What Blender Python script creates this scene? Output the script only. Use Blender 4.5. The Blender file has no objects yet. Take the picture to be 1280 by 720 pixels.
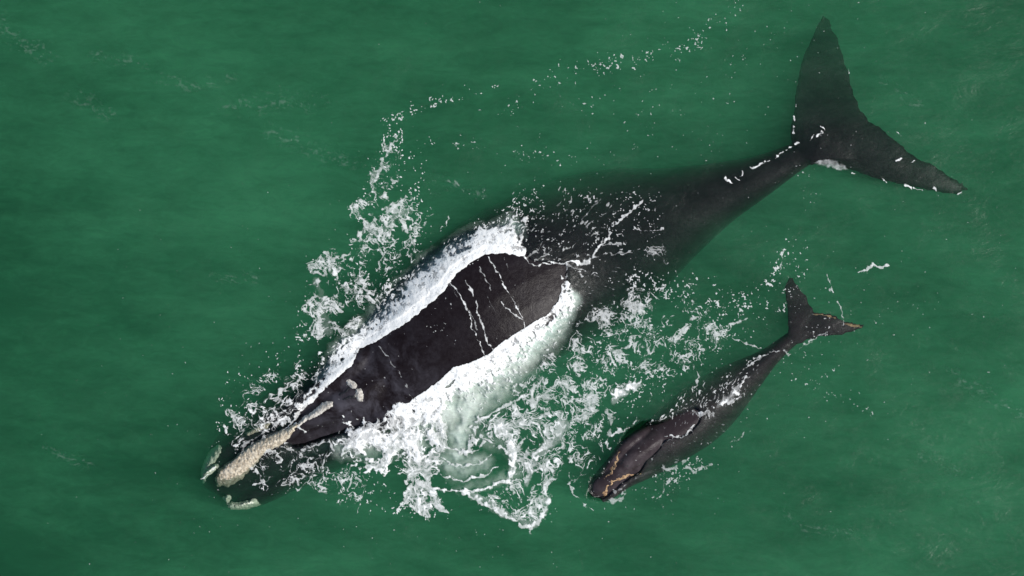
import bpy, bmesh, math, random
import numpy as np
from mathutils import Vector
from mathutils.bvhtree import BVHTree

random.seed(7)
S = 64.0                      # drawing units per metre (plan of the sea surface, drawn from above)
def X(px): return (px - 640.0) / S
def Y(py): return (360.0 - py) / S

scene = bpy.context.scene
C = scene.collection

# ------------------------------------------------------------------ camera, sky, sun
CAM_H = 60.0
cam_d = bpy.data.cameras.new('camera'); cam = bpy.data.objects.new('camera', cam_d); C.objects.link(cam)
cam.location = (0, 0, CAM_H)
cam_d.sensor_width = 36.0
cam_d.lens = 36.0 * CAM_H / 20.0
cam_d.clip_start = 1.0; cam_d.clip_end = 2000.0
scene.camera = cam

SUN_EL, SUN_AZ = 50.0, 98.0          # azimuth clockwise from +Y (top of the picture)
w = bpy.data.worlds.new('World'); scene.world = w; w.use_nodes = True
nt = w.node_tree; bg = nt.nodes['Background']
sky = nt.nodes.new('ShaderNodeTexSky'); sky.sky_type = 'NISHITA'; sky.sun_disc = False
sky.sun_elevation = math.radians(SUN_EL); sky.sun_rotation = math.radians(SUN_AZ)
nt.links.new(sky.outputs[0], bg.inputs['Color']); bg.inputs['Strength'].default_value = 0.11
sd = bpy.data.lights.new('sun', 'SUN'); sun = bpy.data.objects.new('sun', sd); C.objects.link(sun)
sd.energy = 3.6; sd.angle = math.radians(0.6); sd.color = (1.0, 0.965, 0.92)
az, el = math.radians(SUN_AZ), math.radians(SUN_EL)
sdir = Vector((math.sin(az) * math.cos(el), math.cos(az) * math.cos(el), math.sin(el)))
sun.rotation_euler = sdir.to_track_quat('Z', 'Y').to_euler()
sun.location = sdir * 80

scene.view_settings.view_transform = 'Standard'
scene.view_settings.look = 'None'
scene.view_settings.exposure = 0.14
scene.view_settings.gamma = 1.0
scene.view_settings.use_curve_mapping = False
cy = scene.cycles
cy.use_denoising = True
cy.max_bounces = 8; cy.volume_bounces = 2; cy.transparent_max_bounces = 16
cy.diffuse_bounces = 2; cy.glossy_bounces = 2
cy.caustics_reflective = False; cy.caustics_refractive = False
cy.sample_clamp_indirect = 4.0

# ------------------------------------------------------------------ helpers
def tag(o, label, cat, kind=None, group=None):
    o['label'] = label; o['category'] = cat
    if kind: o['kind'] = kind
    if group: o['group'] = group
    return o

class NT:
    def __init__(s, name):
        s.m = bpy.data.materials.new(name); s.m.use_nodes = True; s.t = s.m.node_tree
        s.t.nodes.clear(); s.out = s.t.nodes.new('ShaderNodeOutputMaterial')
    def n(s, typ, **kw):
        nd = s.t.nodes.new(typ)
        for k, v in kw.items():
            if k.startswith('_'): setattr(nd, k[1:], v)
            else: nd.inputs[k.replace('__', ' ')].default_value = v
        return nd
    def l(s, a, b): s.t.links.new(a, b)
    def noise(s, scale, detail=4, rough=.55, vec=None, dist=0.0):
        nd = s.n('ShaderNodeTexNoise', Scale=scale, Detail=detail, Roughness=rough, Distortion=dist)
        if vec is not None: s.l(vec, nd.inputs['Vector'])
        return nd.outputs['Fac']
    def ramp(s, fac, stops):
        r = s.t.nodes.new('ShaderNodeValToRGB'); s.l(fac, r.inputs[0])
        els = r.color_ramp.elements
        while len(els) < len(stops): els.new(.5)
        for e, (p, c) in zip(els, stops):
            e.position = p; e.color = (c, c, c, 1) if isinstance(c, (int, float)) else (*c, 1)
        return r.outputs[0]
    def math(s, op, a, b=None, clamp=False):
        m = s.t.nodes.new('ShaderNodeMath'); m.operation = op; m.use_clamp = clamp
        for i, v in enumerate((a, b)):
            if v is None: continue
            if isinstance(v, (int, float)): m.inputs[i].default_value = v
            else: s.l(v, m.inputs[i])
        return m.outputs[0]

def mesh_from_arrays(name, verts, faces, mat=None, attrs=None, smooth=True):
    me = bpy.data.meshes.new(name)
    verts = np.ascontiguousarray(verts, dtype=np.float32); faces = np.ascontiguousarray(faces, dtype=np.int32)
    nv, nf, k = len(verts), len(faces), faces.shape[1]
    me.vertices.add(nv); me.vertices.foreach_set('co', verts.ravel())
    me.loops.add(nf * k); me.loops.foreach_set('vertex_index', faces.ravel())
    me.polygons.add(nf); me.polygons.foreach_set('loop_start', np.arange(0, nf * k, k, dtype=np.int32))
    me.polygons.foreach_set('use_smooth', np.full(nf, smooth))
    me.update(calc_edges=True)
    for an, av in (attrs or {}).items():
        a = me.attributes.new(an, 'FLOAT', 'POINT'); a.data.foreach_set('value', np.ascontiguousarray(av, dtype=np.float32))
    if mat: me.materials.append(mat)
    return me

# ---- gradient noise in numpy
rs = np.random.RandomState(11)
PERM = rs.permutation(4096).astype(np.int32)
GA = rs.rand(4096).astype(np.float32) * 2 * np.pi
GX, GY = np.cos(GA), np.sin(GA)
def hsh(i, j, seed): return PERM[(PERM[(i + seed * 131) & 4095] + j + seed * 17) & 4095]
def perlin(x, y, seed=0):
    xi = np.floor(x); yi = np.floor(y); fx = (x - xi).astype(np.float32); fy = (y - yi).astype(np.float32)
    xi = xi.astype(np.int32); yi = yi.astype(np.int32)
    u = fx * fx * fx * (fx * (fx * 6 - 15) + 10); v = fy * fy * fy * (fy * (fy * 6 - 15) + 10)
    def g(dx, dy):
        h = hsh(xi + dx, yi + dy, seed); return GX[h] * (fx - dx) + GY[h] * (fy - dy)
    a = g(0, 0); b = g(1, 0); c = g(0, 1); d = g(1, 1)
    return 1.5 * ((a * (1 - u) + b * u) * (1 - v) + (c * (1 - u) + d * u) * v)
def fbm(x, y, seed=0, octv=4, rough=.5):
    s = 0; a = 1; f = 1; t = 0
    for o in range(octv):
        s = s + a * perlin(x * f, y * f, seed + o * 3); t += a; a *= rough; f *= 2.03
    return s / t * 1.4
def worley(x, y, seed=0):
    xi = np.floor(x).astype(np.int32); yi = np.floor(y).astype(np.int32)
    f1 = np.full(x.shape, 9, np.float32); f2 = f1.copy()
    for dx in (-1, 0, 1):
        for dy in (-1, 0, 1):
            h = hsh(xi + dx, yi + dy, seed); h2 = PERM[(h + 77) & 4095]
            d = np.hypot(xi + dx + h / 4096. - x, yi + dy + h2 / 4096. - y).astype(np.float32)
            n1 = np.minimum(f1, d); f2 = np.minimum(f2, np.maximum(f1, d)); f1 = n1
    return f1, f2
def sst(a, b, v):
    t = np.clip((v - a) / (b - a), 0, 1); return t * t * (3 - 2 * t)

def catmull(P, t):
    P = np.asarray(P, float); n = len(P); t = np.clip(t, 0, n - 1 - 1e-9); i = int(t); f = t - i
    p0, p1, p2, p3 = P[max(i - 1, 0)], P[i], P[i + 1], P[min(i + 2, n - 1)]
    return .5 * (2 * p1 + (p2 - p0) * f + (2 * p0 - 5 * p1 + 4 * p2 - p3) * f * f + (3 * p1 - p0 - 3 * p2 + p3) * f ** 3)

# ------------------------------------------------------------------ whale bodies
def loft(bm, st, sub=6, nseg=40, p=2.2, ridge=0.0):
    """closed tube through stations (px, py, half width px, z of the top, half height)"""
    n = (len(st) - 1) * sub + 1
    pts = [catmull(st, i / sub) for i in range(n)]
    rings = []
    for i, q in enumerate(pts):
        a = pts[max(i - 1, 0)]; b = pts[min(i + 1, n - 1)]
        d = Vector((b[0] - a[0], -(b[1] - a[1]))).normalized(); nx, ny = d.y, -d.x
        hw = max(q[2], .5) / S; hh = max(q[4], .02); zc = q[3] - hh
        r = []
        for k in range(nseg):
            th = 2 * math.pi * k / nseg; c, s = math.cos(th), math.sin(th)
            pp = p
            u = math.copysign(abs(c) ** (2 / pp), c); v = math.copysign(abs(s) ** (2 / pp), s)
            if v > 0: v = v * (1 - ridge * min(1, abs(u) * 1.2) * .5)
            r.append(bm.verts.new((X(q[0]) + nx * hw * u, Y(q[1]) + ny * hw * u, zc + hh * v)))
        rings.append(r)
    for r0, r1 in zip(rings, rings[1:]):
        for k in range(nseg):
            bm.faces.new((r0[k], r0[(k + 1) % nseg], r1[(k + 1) % nseg], r1[k]))
    bm.faces.new(list(reversed(rings[0]))); bm.faces.new(rings[-1])

def blade(bm, lead, trail, zs, ths, sub=5, m=12):
    """flat tapering blade (a fluke lobe or a flipper) between a leading and a trailing edge"""
    n = (len(lead) - 1) * sub + 1; rings = []
    for i in range(n):
        t = i / sub
        L = catmull(lead, t); T = catmull(trail, t); z = catmull([[v] for v in zs], t)[0]; th = catmull([[v] for v in ths], t)[0]
        jl = 1.3 * math.sin(i * 1.9 + L[1] * .31) + .9 * math.sin(i * 4.1 + L[0]); jt = 1.3 * math.sin(i * 2.3 + T[0] * .27) + .9 * math.sin(i * 5.3)
        L = (L[0] + jl * .6, L[1] + jl * .6); T = (T[0] + jt * .6, T[1] - jt * .6)
        r = []
        for k in range(2 * m):
            a = 2 * math.pi * k / (2 * m); u = .5 - .5 * math.cos(a); v = math.sin(a)
            zz = z + math.copysign(abs(v) ** .8, v) * th * .5 * (1 - .35 * u)
            r.append(bm.verts.new((X(L[0] + (T[0] - L[0]) * u), Y(L[1] + (T[1] - L[1]) * u), zz)))
        rings.append(r)
    for r0, r1 in zip(rings, rings[1:]):
        for k in range(2 * m):
            bm.faces.new((r0[k], r0[(k + 1) % (2 * m)], r1[(k + 1) % (2 * m)], r1[k]))
    bm.faces.new(list(reversed(rings[0]))); bm.faces.new(rings[-1])

def finish_body(name, bm, voxel, mat, smooth_it=4):
    bmesh.ops.recalc_face_normals(bm, faces=bm.faces[:])
    me = bpy.data.meshes.new(name); bm.to_mesh(me); bm.free()
    tmp = bpy.data.objects.new('tmp', me); C.objects.link(tmp)
    r = tmp.modifiers.new('r', 'REMESH'); r.mode = 'VOXEL'; r.voxel_size = voxel
    s = tmp.modifiers.new('s', 'SMOOTH'); s.iterations = smooth_it; s.factor = .5
    dg = bpy.context.evaluated_depsgraph_get()
    me2 = bpy.data.meshes.new_from_object(tmp.evaluated_get(dg))
    bpy.data.objects.remove(tmp)
    me2.name = name
    me2.polygons.foreach_set('use_smooth', np.full(len(me2.polygons), True))
    me2.materials.clear(); me2.materials.append(mat)
    o = bpy.data.objects.new(name, me2); C.objects.link(o)
    return o

def skin_material(name, dark, grey, greypos, greyrad):
    k = NT(name)
    geo = k.n('ShaderNodeNewGeometry')
    pos = geo.outputs['Position']
    n1 = k.noise(1.6, 6, .62, pos, .4); n2 = k.noise(14, 5, .6, pos); n3 = k.noise(70, 3, .6, pos)
    # grey sloughing skin round the blowholes; the adult's grey also paints in some sky sheen
    dv = k.n('ShaderNodeVectorMath', _operation='DISTANCE'); k.l(pos, dv.inputs[0]); dv.inputs[1].default_value = greypos
    near = k.math('SUBTRACT', 1.0, k.math('DIVIDE', dv.outputs['Value'], greyrad), clamp=True)
    patch = k.math('MULTIPLY', near, k.ramp(k.noise(2.6, 7, .68, pos, .6), [(.42, 0.0), (.68, 1.0)]))
    fine = k.ramp(k.math('ADD', k.math('MULTIPLY', n1, .6), k.math('MULTIPLY', n2, .4)), [(.38, 0.0), (.7, 1.0)])
    fac = k.math('ADD', k.math('MULTIPLY', patch, .85), k.math('MULTIPLY', fine, .11), clamp=True)
    speck = k.ramp(n3, [(.70, 0.0), (.76, 1.0)])
    fac = k.math('ADD', fac, k.math('MULTIPLY', speck, k.math('MULTIPLY', fine, .25)), clamp=True)
    mix = k.n('ShaderNodeMix', _data_type='RGBA'); k.l(fac, mix.inputs[0])
    mix.inputs[6].default_value = (*dark, 1); mix.inputs[7].default_value = (*grey, 1)
    b = k.n('ShaderNodeBsdfPrincipled', Roughness=.34)
    b.inputs['Specular IOR Level'].default_value = .11
    k.l(mix.outputs[2], b.inputs['Base Color'])
    k.l(k.ramp(n2, [(.3, .26), (.7, .42)]), b.inputs['Roughness'])
    bp = k.n('ShaderNodeBump', Strength=.3, Distance=.02)
    n0 = k.noise(2.4, 4, .5, pos, .3)
    k.l(k.math('ADD', k.math('ADD', k.math('MULTIPLY', n3, .5), n2), k.math('MULTIPLY', n0, 3.0)), bp.inputs['Height']); k.l(bp.outputs[0], b.inputs['Normal'])
    k.l(b.outputs[0], k.out.inputs[0])
    return k.m

M_SKIN = skin_material('adult_skin', (.0085, .0054, .0060), (.085, .080, .094), (X(455), Y(497), .1), 2.0)
M_SKIN_CALF = skin_material('calf_skin', (.026, .0185, .020), (.10, .082, .086), (X(790), Y(585), .0), 1.2)

A_ST = [(252,611,6,-.6,.4),(262,604,26,-.22,.8),(280,595,43,-.16,1.0),(310,578,56,-.13,1.1),(350,556,63,-.12,1.1),(400,527,66,-.10,1.1),(450,494,68,.04,1.0),
        (500,459,80,.24,1.2),(550,421,92,.38,1.35),(600,386,102,.42,1.45),(650,356,106,.30,1.45),(700,331,104,.08,1.35),(750,308,99,-.03,1.2),
        (800,285,84,-.05,1.05),(850,263,60,-.06,.9),(900,241,41,-.06,.7),(950,220,27,-.05,.5),(990,199,19,-.04,.32),(1020,183,15,-.04,.2),(1045,170,10,-.14,.1)]
bm = bmesh.new()
loft(bm, A_ST, ridge=.08, p=2.9)
# arched upper jaw carrying the bonnet, widening to the blowholes
loft(bm, [(268,603,7,-.14,.2),(276,597,15,-.06,.28),(295,584,20,.0,.34),(320,567,18,.04,.36),(350,549,14,.08,.38),(380,531,14,.12,.4),(410,514,24,.15,.45),(440,498,38,.18,.5),(475,474,52,.18,.6),(510,450,50,.05,.6),(540,430,40,-.25,.5)], ridge=.3)
# lower lips, one on each side, rising out of the water towards the eye
loft(bm, [(262,585,5,-.32,.2),(280,568,14,-.15,.6),(310,548,17,-.11,.7),(345,523,18,-.08,.7),(380,502,17,.0,.4),(415,478,18,.13,.4),(450,452,20,.14,.45),(480,432,18,.0,.4),(505,414,14,-.3,.4)])
loft(bm, [(282,634,5,-.36,.2),(305,625,15,-.16,.7),(340,609,18,-.13,.8),(375,588,19,-.11,.8),(410,567,18,-.10,.8),(450,541,18,.0,.4),(490,514,20,.06,.45),(525,490,16,-.1,.4),(555,470,12,-.4,.4)])
# flukes
blade(bm, [(1000,200),(988,172),(992,142),(997,108),(1005,69),(1019,40),(1033,15)], [(1075,200),(1088,155),(1076,132),(1068,108),(1060,76),(1050,44),(1040,20)],
      [-.11,-.14,-.20,-.27,-.35,-.46,-.58], [.26,.24,.2,.17,.14,.1,.06])
blade(bm, [(1012,206),(1040,206),(1066,213),(1097,224),(1130,231),(1162,238),(1194,243),(1213,238)], [(1030,150),(1072,146),(1096,155),(1116,170),(1141,191),(1176,210),(1202,226),(1216,235)],
      [-.11,-.14,-.14,-.14,-.16,-.20,-.28,-.40], [.26,.24,.2,.17,.14,.11,.08,.05])
# flippers, deep beside the chest
blade(bm, [(500,500),(530,535),(556,565),(578,590)], [(560,475),(590,510),(600,545),(588,590)], [-1.3,-1.5,-1.7,-1.9], [.3,.24,.16,.07])
blade(bm, [(420,450),(405,400),(400,360),(405,330)], [(480,400),(465,360),(440,335),(412,325)], [-1.1,-1.5,-1.9,-2.2], [.3,.24,.16,.07])
adult = finish_body('right_whale', bm, .03, M_SKIN, 10)
tag(adult, 'huge black adult whale with pale crusted snout, its back breaking the water between foam bands', 'whale', group='two whales swimming side by side')

K_ST = [(738,619,4,-.10,.06),(744,614,12,-.02,.2),(757,605,18,.0,.3),(776,591,23,.02,.4),(800,572,28,.03,.48),(825,557,32,.04,.52),(850,540,36,.03,.55),(875,521,38,-.01,.55),
        (900,500,35,-.05,.55),(922,481,28,-.06,.46),(943,464,20,-.05,.36),(963,447,13,-.04,.26),(983,430,10,-.04,.18),(1000,417,9,-.07,.12),(1014,408,7,-.12,.08)]
bm = bmesh.new()
loft(bm, K_ST, ridge=.12, nseg=36)
loft(bm, [(741,615,5,-.02,.1),(748,609,10,.06,.14),(765,596,10,.11,.18),(782,581,11,.15,.2),(800,566,15,.15,.25),(822,551,16,.08,.3),(842,540,14,-.12,.3)], ridge=.2, nseg=24)
loft(bm, [(748,601,4,-.1,.1),(757,592,7,.0,.15),(768,576,8,.05,.2),(782,559,9,.08,.25),(800,546,9,.03,.25),(818,537,8,-.15,.25)], nseg=20)
loft(bm, [(752,626,4,-.1,.1),(765,617,7,-.03,.15),(785,603,8,-.03,.3),(808,592,9,-.1,.3),(830,582,9,-.2,.25)], nseg=20)
blade(bm, [(984,432),(986,410),(984,387),(982,366),(986,347)], [(1015,412),(1019,393),(1010,374),(998,356),(989,345)], [-.11,-.10,-.11,-.14,-.2], [.15,.13,.1,.07,.045])
blade(bm, [(990,434),(1006,427),(1027,421),(1050,419),(1068,414),(1081,408)], [(1000,396),(1018,391),(1037,392),(1057,401),(1070,404),(1082,406)], [-.11,-.10,-.08,-.09,-.11,-.13], [.15,.13,.1,.08,.06,.04])
blade(bm, [(812,590),(822,612),(836,628),(850,636)], [(842,580),(850,600),(856,620),(853,636)], [-1.3,-1.5,-1.7,-1.8], [.16,.12,.09,.05])
calf = finish_body('right_whale', bm, .018, M_SKIN_CALF, 10)
tag(calf, 'small slate grey calf with thin orange lip lines, swimming beside the huge adult', 'whale', group='two whales swimming side by side')

# ------------------------------------------------------------------ height of the bodies on a plan grid
def bvh_of(o):
    n = len(o.data.vertices); co = np.empty(n * 3, np.float32); o.data.vertices.foreach_get('co', co)
    return BVHTree.FromPolygons([tuple(v) for v in co.reshape(-1, 3).tolist()], [tuple(p.vertices) for p in o.data.polygons])
HG = 2.0                                             # plan grid pitch
gx = np.arange(-80, 1361, HG); gy = np.arange(-80, 801, HG)
BODY = np.full((len(gy), len(gx)), -6.0, np.float32)
DOWN = Vector((0, 0, -1))
for o, (x0, x1, y0, y1) in ((adult, (235, 1225, 5, 650)), (calf, (730, 1090, 335, 645))):
    t = bvh_of(o)
    for j in np.nonzero((gy >= y0) & (gy <= y1))[0]:
        yy = Y(gy[j])
        for i in np.nonzero((gx >= x0) & (gx <= x1))[0]:
            h = t.ray_cast(Vector((X(gx[i]), yy, 3.0)), DOWN)
            if h[0] is not None: BODY[j, i] = max(BODY[j, i], h[0].z)

def blur(a, r):
    if r < 1: return a
    for ax in (0, 1):
        for _ in range(2):
            pad = [(0, 0), (0, 0)]; pad[ax] = (r + 1, r)
            c = np.cumsum(np.pad(a, pad, mode='edge'), axis=ax, dtype=np.float64)
            a = ((c[2 * r + 1:] - c[:-2 * r - 1]) if ax == 0 else (c[:, 2 * r + 1:] - c[:, :-2 * r - 1])) / (2 * r + 1)
    return a.astype(np.float32)
def inpoly(x, y, P):
    r = np.zeros(x.shape, bool); n = len(P)
    for i in range(n):
        (x1, y1), (x2, y2) = P[i], P[(i + 1) % n]
        if y1 == y2: continue
        r ^= ((y1 > y) != (y2 > y)) & (x < (x2 - x1) * (y - y1) / (y2 - y1) + x1)
    return r

# where the back and head stand clear of the water
DRY_ADULT = [(352,541),(372,524),(376,508),(396,488),(414,471),(436,452),(445,432),(473,418),(508,396),(535,374),(551,360),(566,339),(586,323),(605,312),(632,311),(652,314),
             (658,324),(675,331),(700,330),(708,336),(704,346),(707,357),(705,374),(691,397),(671,407),(632,431),(617,446),(590,458),(570,464),(547,485),(516,506),(480,521),(440,534),
             (410,546),(380,556),(364,558)]
DRY_CALF = [(739,619),(740,606),(756,589),(772,566),(790,540),(804,532),(830,527),(855,516),(870,511),(876,517),(872,528),(862,540),(848,546),(830,549),(824,562),(808,576),(800,590),(784,600),(768,612),(754,623)]
GXX, GYY = np.meshgrid(gx, gy)
wob = 2.2 * fbm(GXX / 9, GYY / 9, 5, 3); wob2 = 2.2 * fbm(GXX / 9, GYY / 9, 9, 3)
DRY = blur((inpoly(GXX + wob, GYY + wob2, DRY_ADULT) | inpoly(GXX + wob * .5, GYY + wob2 * .5, DRY_CALF)).astype(np.float32), 1)

def waves(x, y):
    """open sea height in metres, x and y on the plan"""
    u = x * .94 + y * .34; v = -x * .34 + y * .94
    z = .055 * fbm(u / 330, v / 170, 21, 2) + .022 * fbm(u / 95, v / 48, 22, 3) + .006 * fbm(u / 26, v / 14, 23, 3)
    return z
WAVE = waves(GXX, GYY).astype(np.float32)
film = BODY + .03 + .012 * fbm(GXX / 16, GYY / 16, 31, 3)
k_ = .05
d_ = np.clip(.5 + .5 * (WAVE - film) / k_, 0, 1)
COVER = WAVE * d_ + film * (1 - d_) + k_ * d_ * (1 - d_)
COVER = np.where(BODY < -1, WAVE, COVER)
CB_ = blur(COVER, 3); COVER = np.maximum(CB_, np.where(BODY > -1, BODY + .012, -9))
WATER = (COVER * (1 - DRY) + np.minimum(WAVE, BODY - .035) * DRY).astype(np.float32)
def sample(G, px, py):
    fx = np.clip((px - gx[0]) / HG, 0, len(gx) - 1.001); fy = np.clip((py - gy[0]) / HG, 0, len(gy) - 1.001)
    i = fx.astype(int); j = fy.astype(int); u = fx - i; v = fy - j
    return (G[j, i] * (1 - u) + G[j, i + 1] * u) * (1 - v) + (G[j + 1, i] * (1 - u) + G[j + 1, i + 1] * u) * v

# ------------------------------------------------------------------ the sea: a closed body of murky green water
VOL_D = .64
def water_material():
    k = NT('sea_water')
    geo = k.n('ShaderNodeNewGeometry'); pos = geo.outputs['Position']
    mp = k.n('ShaderNodeMapping'); mp.inputs['Rotation'].default_value = (0, 0, math.radians(24)); mp.inputs['Scale'].default_value = (.42, 1, 1)
    k.l(pos, mp.inputs[0]); v = mp.outputs[0]
    h = k.math('ADD', k.math('MULTIPLY', k.noise(2.2, 6, .6, v, .8), 1.0), k.math('MULTIPLY', k.noise(11, 5, .62, v, .5), .32))
    bp = k.n('ShaderNodeBump', Strength=.36, Distance=.10); k.l(h, bp.inputs['Height'])
    gl = k.n('ShaderNodeBsdfGlossy', Roughness=.26); k.l(bp.outputs[0], gl.inputs['Normal'])
    tr = k.n('ShaderNodeBsdfTransparent')
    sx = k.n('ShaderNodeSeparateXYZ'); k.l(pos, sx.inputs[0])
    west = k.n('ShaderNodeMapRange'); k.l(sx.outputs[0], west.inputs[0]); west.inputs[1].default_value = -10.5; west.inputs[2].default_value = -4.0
    mot_sheen = k.math('ADD', k.math('MULTIPLY', k.noise(.30, 4, .6, v, .6), .50), k.math('MULTIPLY', k.noise(1.7, 5, .62, v, .9), .30))  # water's own mottling, with swell brightness and ripple reflections painted into the tint
    mot_sheen = k.math('ADD', mot_sheen, k.math('MULTIPLY', k.noise(6, 6, .66, v, 1.0), .26))
    mot_sheen = k.math('ADD', mot_sheen, k.math('MULTIPLY', k.math('SUBTRACT', west.outputs[0], 1.2), .09))
    tc = k.n('ShaderNodeMix', _data_type='RGBA'); k.l(k.ramp(mot_sheen, [(.36, 0.0), (.60, 1.0)]), tc.inputs[0])
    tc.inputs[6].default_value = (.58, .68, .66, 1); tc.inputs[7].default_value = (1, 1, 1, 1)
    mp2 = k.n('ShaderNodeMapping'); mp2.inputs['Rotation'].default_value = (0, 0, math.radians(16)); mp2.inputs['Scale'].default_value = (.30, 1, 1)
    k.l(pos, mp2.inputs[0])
    ripple_tint = k.math('ADD', k.math('MULTIPLY', k.noise(3.4, 6, .62, mp2.outputs[0], 1.1), .55), k.math('MULTIPLY', k.noise(1.1, 3, .5, v, 1.2), .45))
    ripple_tint = k.ramp(ripple_tint, [(.34, .84), (.66, 1.0)])  # brighter and dimmer ripple facets painted into the surface tint
    tm = k.n('ShaderNodeMix', _data_type='RGBA', _blend_type='MULTIPLY'); tm.inputs[0].default_value = 1.0; k.l(tc.outputs[2], tm.inputs[6]); k.l(ripple_tint, tm.inputs[7])
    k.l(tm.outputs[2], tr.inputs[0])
    fr = k.n('ShaderNodeFresnel', IOR=1.33); k.l(bp.outputs[0], fr.inputs['Normal'])
    mx = k.n('ShaderNodeMixShader'); k.l(fr.outputs[0], mx.inputs[0]); k.l(tr.outputs[0], mx.inputs[1]); k.l(gl.outputs[0], mx.inputs[2])
    k.l(mx.outputs[0], k.out.inputs['Surface'])
    sc = k.n('ShaderNodeVolumeScatter', Density=VOL_D * 1.08, Anisotropy=-.1); sc.inputs['Color'].default_value = (.125, .59, .305, 1)
    ab = k.n('ShaderNodeVolumeAbsorption', Density=VOL_D * .72); ab.inputs['Color'].default_value = (.0, .50, .18, 1)
    ad = k.n('ShaderNodeAddShader'); k.l(sc.outputs[0], ad.inputs[0]); k.l(ab.outputs[0], ad.inputs[1])
    k.l(ad.outputs[0], k.out.inputs['Volume'])
    return k.m
out = np.cumsum(6.0 * 1.35 ** np.arange(26)); out = out[out < 24000]
wx = np.concatenate([gx[0] - out[::-1], gx, gx[-1] + out]); wy = np.concatenate([gy[0] - out[::-1], gy, gy[-1] + out])
WX, WY = np.meshgrid(wx, wy)
WZ = np.where((WX >= gx[0]) & (WX <= gx[-1]) & (WY >= gy[0]) & (WY <= gy[-1]), sample(WATER, WX, WY), waves(WX, WY) * (np.maximum(abs(WX - 640), abs(WY - 360)) < 9000))
ny_, nx_ = WX.shape
V = np.stack([X(WX), Y(WY), WZ], -1).reshape(-1, 3)
idx = np.arange(ny_ * nx_).reshape(ny_, nx_)
F = np.stack([idx[:-1, :-1], idx[1:, :-1], idx[1:, 1:], idx[:-1, 1:]], -1).reshape(-1, 4)
ring = np.concatenate([idx[0, :-1], idx[:-1, -1], idx[-1, :0:-1], idx[:0:-1, 0]])
DEEP = -14.0
low = V[ring].copy(); low[:, 2] = DEEP; base = len(V); nr = len(ring)
cen = np.array([[0, 0, DEEP]])
li = base + np.arange(nr)
side = np.stack([ring, np.roll(ring, -1), np.roll(li, -1), li], -1)
ci = base + nr
botf = np.stack([np.roll(li, -1), np.full(nr, ci), li, li], -1)
me = mesh_from_arrays('sea', np.concatenate([V, low, cen]), np.concatenate([F, side]), None)
bm = bmesh.new(); bm.from_mesh(me); bm.verts.ensure_lookup_table()
bm.verts.index_update()
cv = bm.verts[int(ci)]
for a_, b_ in zip(li, np.roll(li, -1)): bm.faces.new((bm.verts[int(b_)], bm.verts[int(a_)], cv))
bmesh.ops.recalc_face_normals(bm, faces=bm.faces[:]); 
for f_ in bm.faces: f_.smooth = True
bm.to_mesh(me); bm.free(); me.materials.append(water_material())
sea = bpy.data.objects.new('sea', me); C.objects.link(sea)
tag(sea, 'murky green sea with fine ripples all round the whales', 'sea', 'structure')

# ------------------------------------------------------------------ pale crusts (callosities) on the heads
def crust_material(name, c1, c2):
    k = NT(name); geo = k.n('ShaderNodeNewGeometry'); pos = geo.outputs['Position']
    n = k.noise(16, 6, .7, pos, .5)
    mix = k.n('ShaderNodeMix', _data_type='RGBA'); k.l(k.ramp(n, [(.36, 0.0), (.62, 1.0)]), mix.inputs[0])
    mix.inputs[6].default_value = (*c1, 1); mix.inputs[7].default_value = (*c2, 1)
    b = k.n('ShaderNodeBsdfPrincipled', Roughness=.85); k.l(mix.outputs[2], b.inputs['Base Color'])
    bp = k.n('ShaderNodeBump', Strength=.8, Distance=.025); k.l(k.noise(22, 7, .75, pos, .8), bp.inputs['Height']); k.l(bp.outputs[0], b.inputs['Normal'])
    k.l(b.outputs[0], k.out.inputs[0]); return k.m
M_CRUST = crust_material('crust', (.30, .24, .16), (.70, .62, .48))
M_CRUST_PALE = crust_material('pale_crust', (.50, .52, .38), (.86, .90, .72))
M_CRUST_GREY = crust_material('grey_crust', (.30, .27, .23), (.68, .64, .56))
M_ORANGE = crust_material('orange_lice', (.16, .08, .04), (.55, .37, .20))

def polydist(x, y, P, close=False):
    d = np.full(x.shape, 1e9, np.float32); tt = np.zeros(x.shape, np.float32); n = len(P)
    for i in range(n if close else n - 1):
        a, b = P[i], P[(i + 1) % n]; ex, ey = b[0] - a[0], b[1] - a[1]
        t = np.clip(((x - a[0]) * ex + (y - a[1]) * ey) / (ex * ex + ey * ey + 1e-9), 0, 1)
        q = np.hypot(x - a[0] - t * ex, y - a[1] - t * ey).astype(np.float32)
        m = q < d; d = np.where(m, q, d); tt = np.where(m, i + t, tt)
    return d, tt

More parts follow.
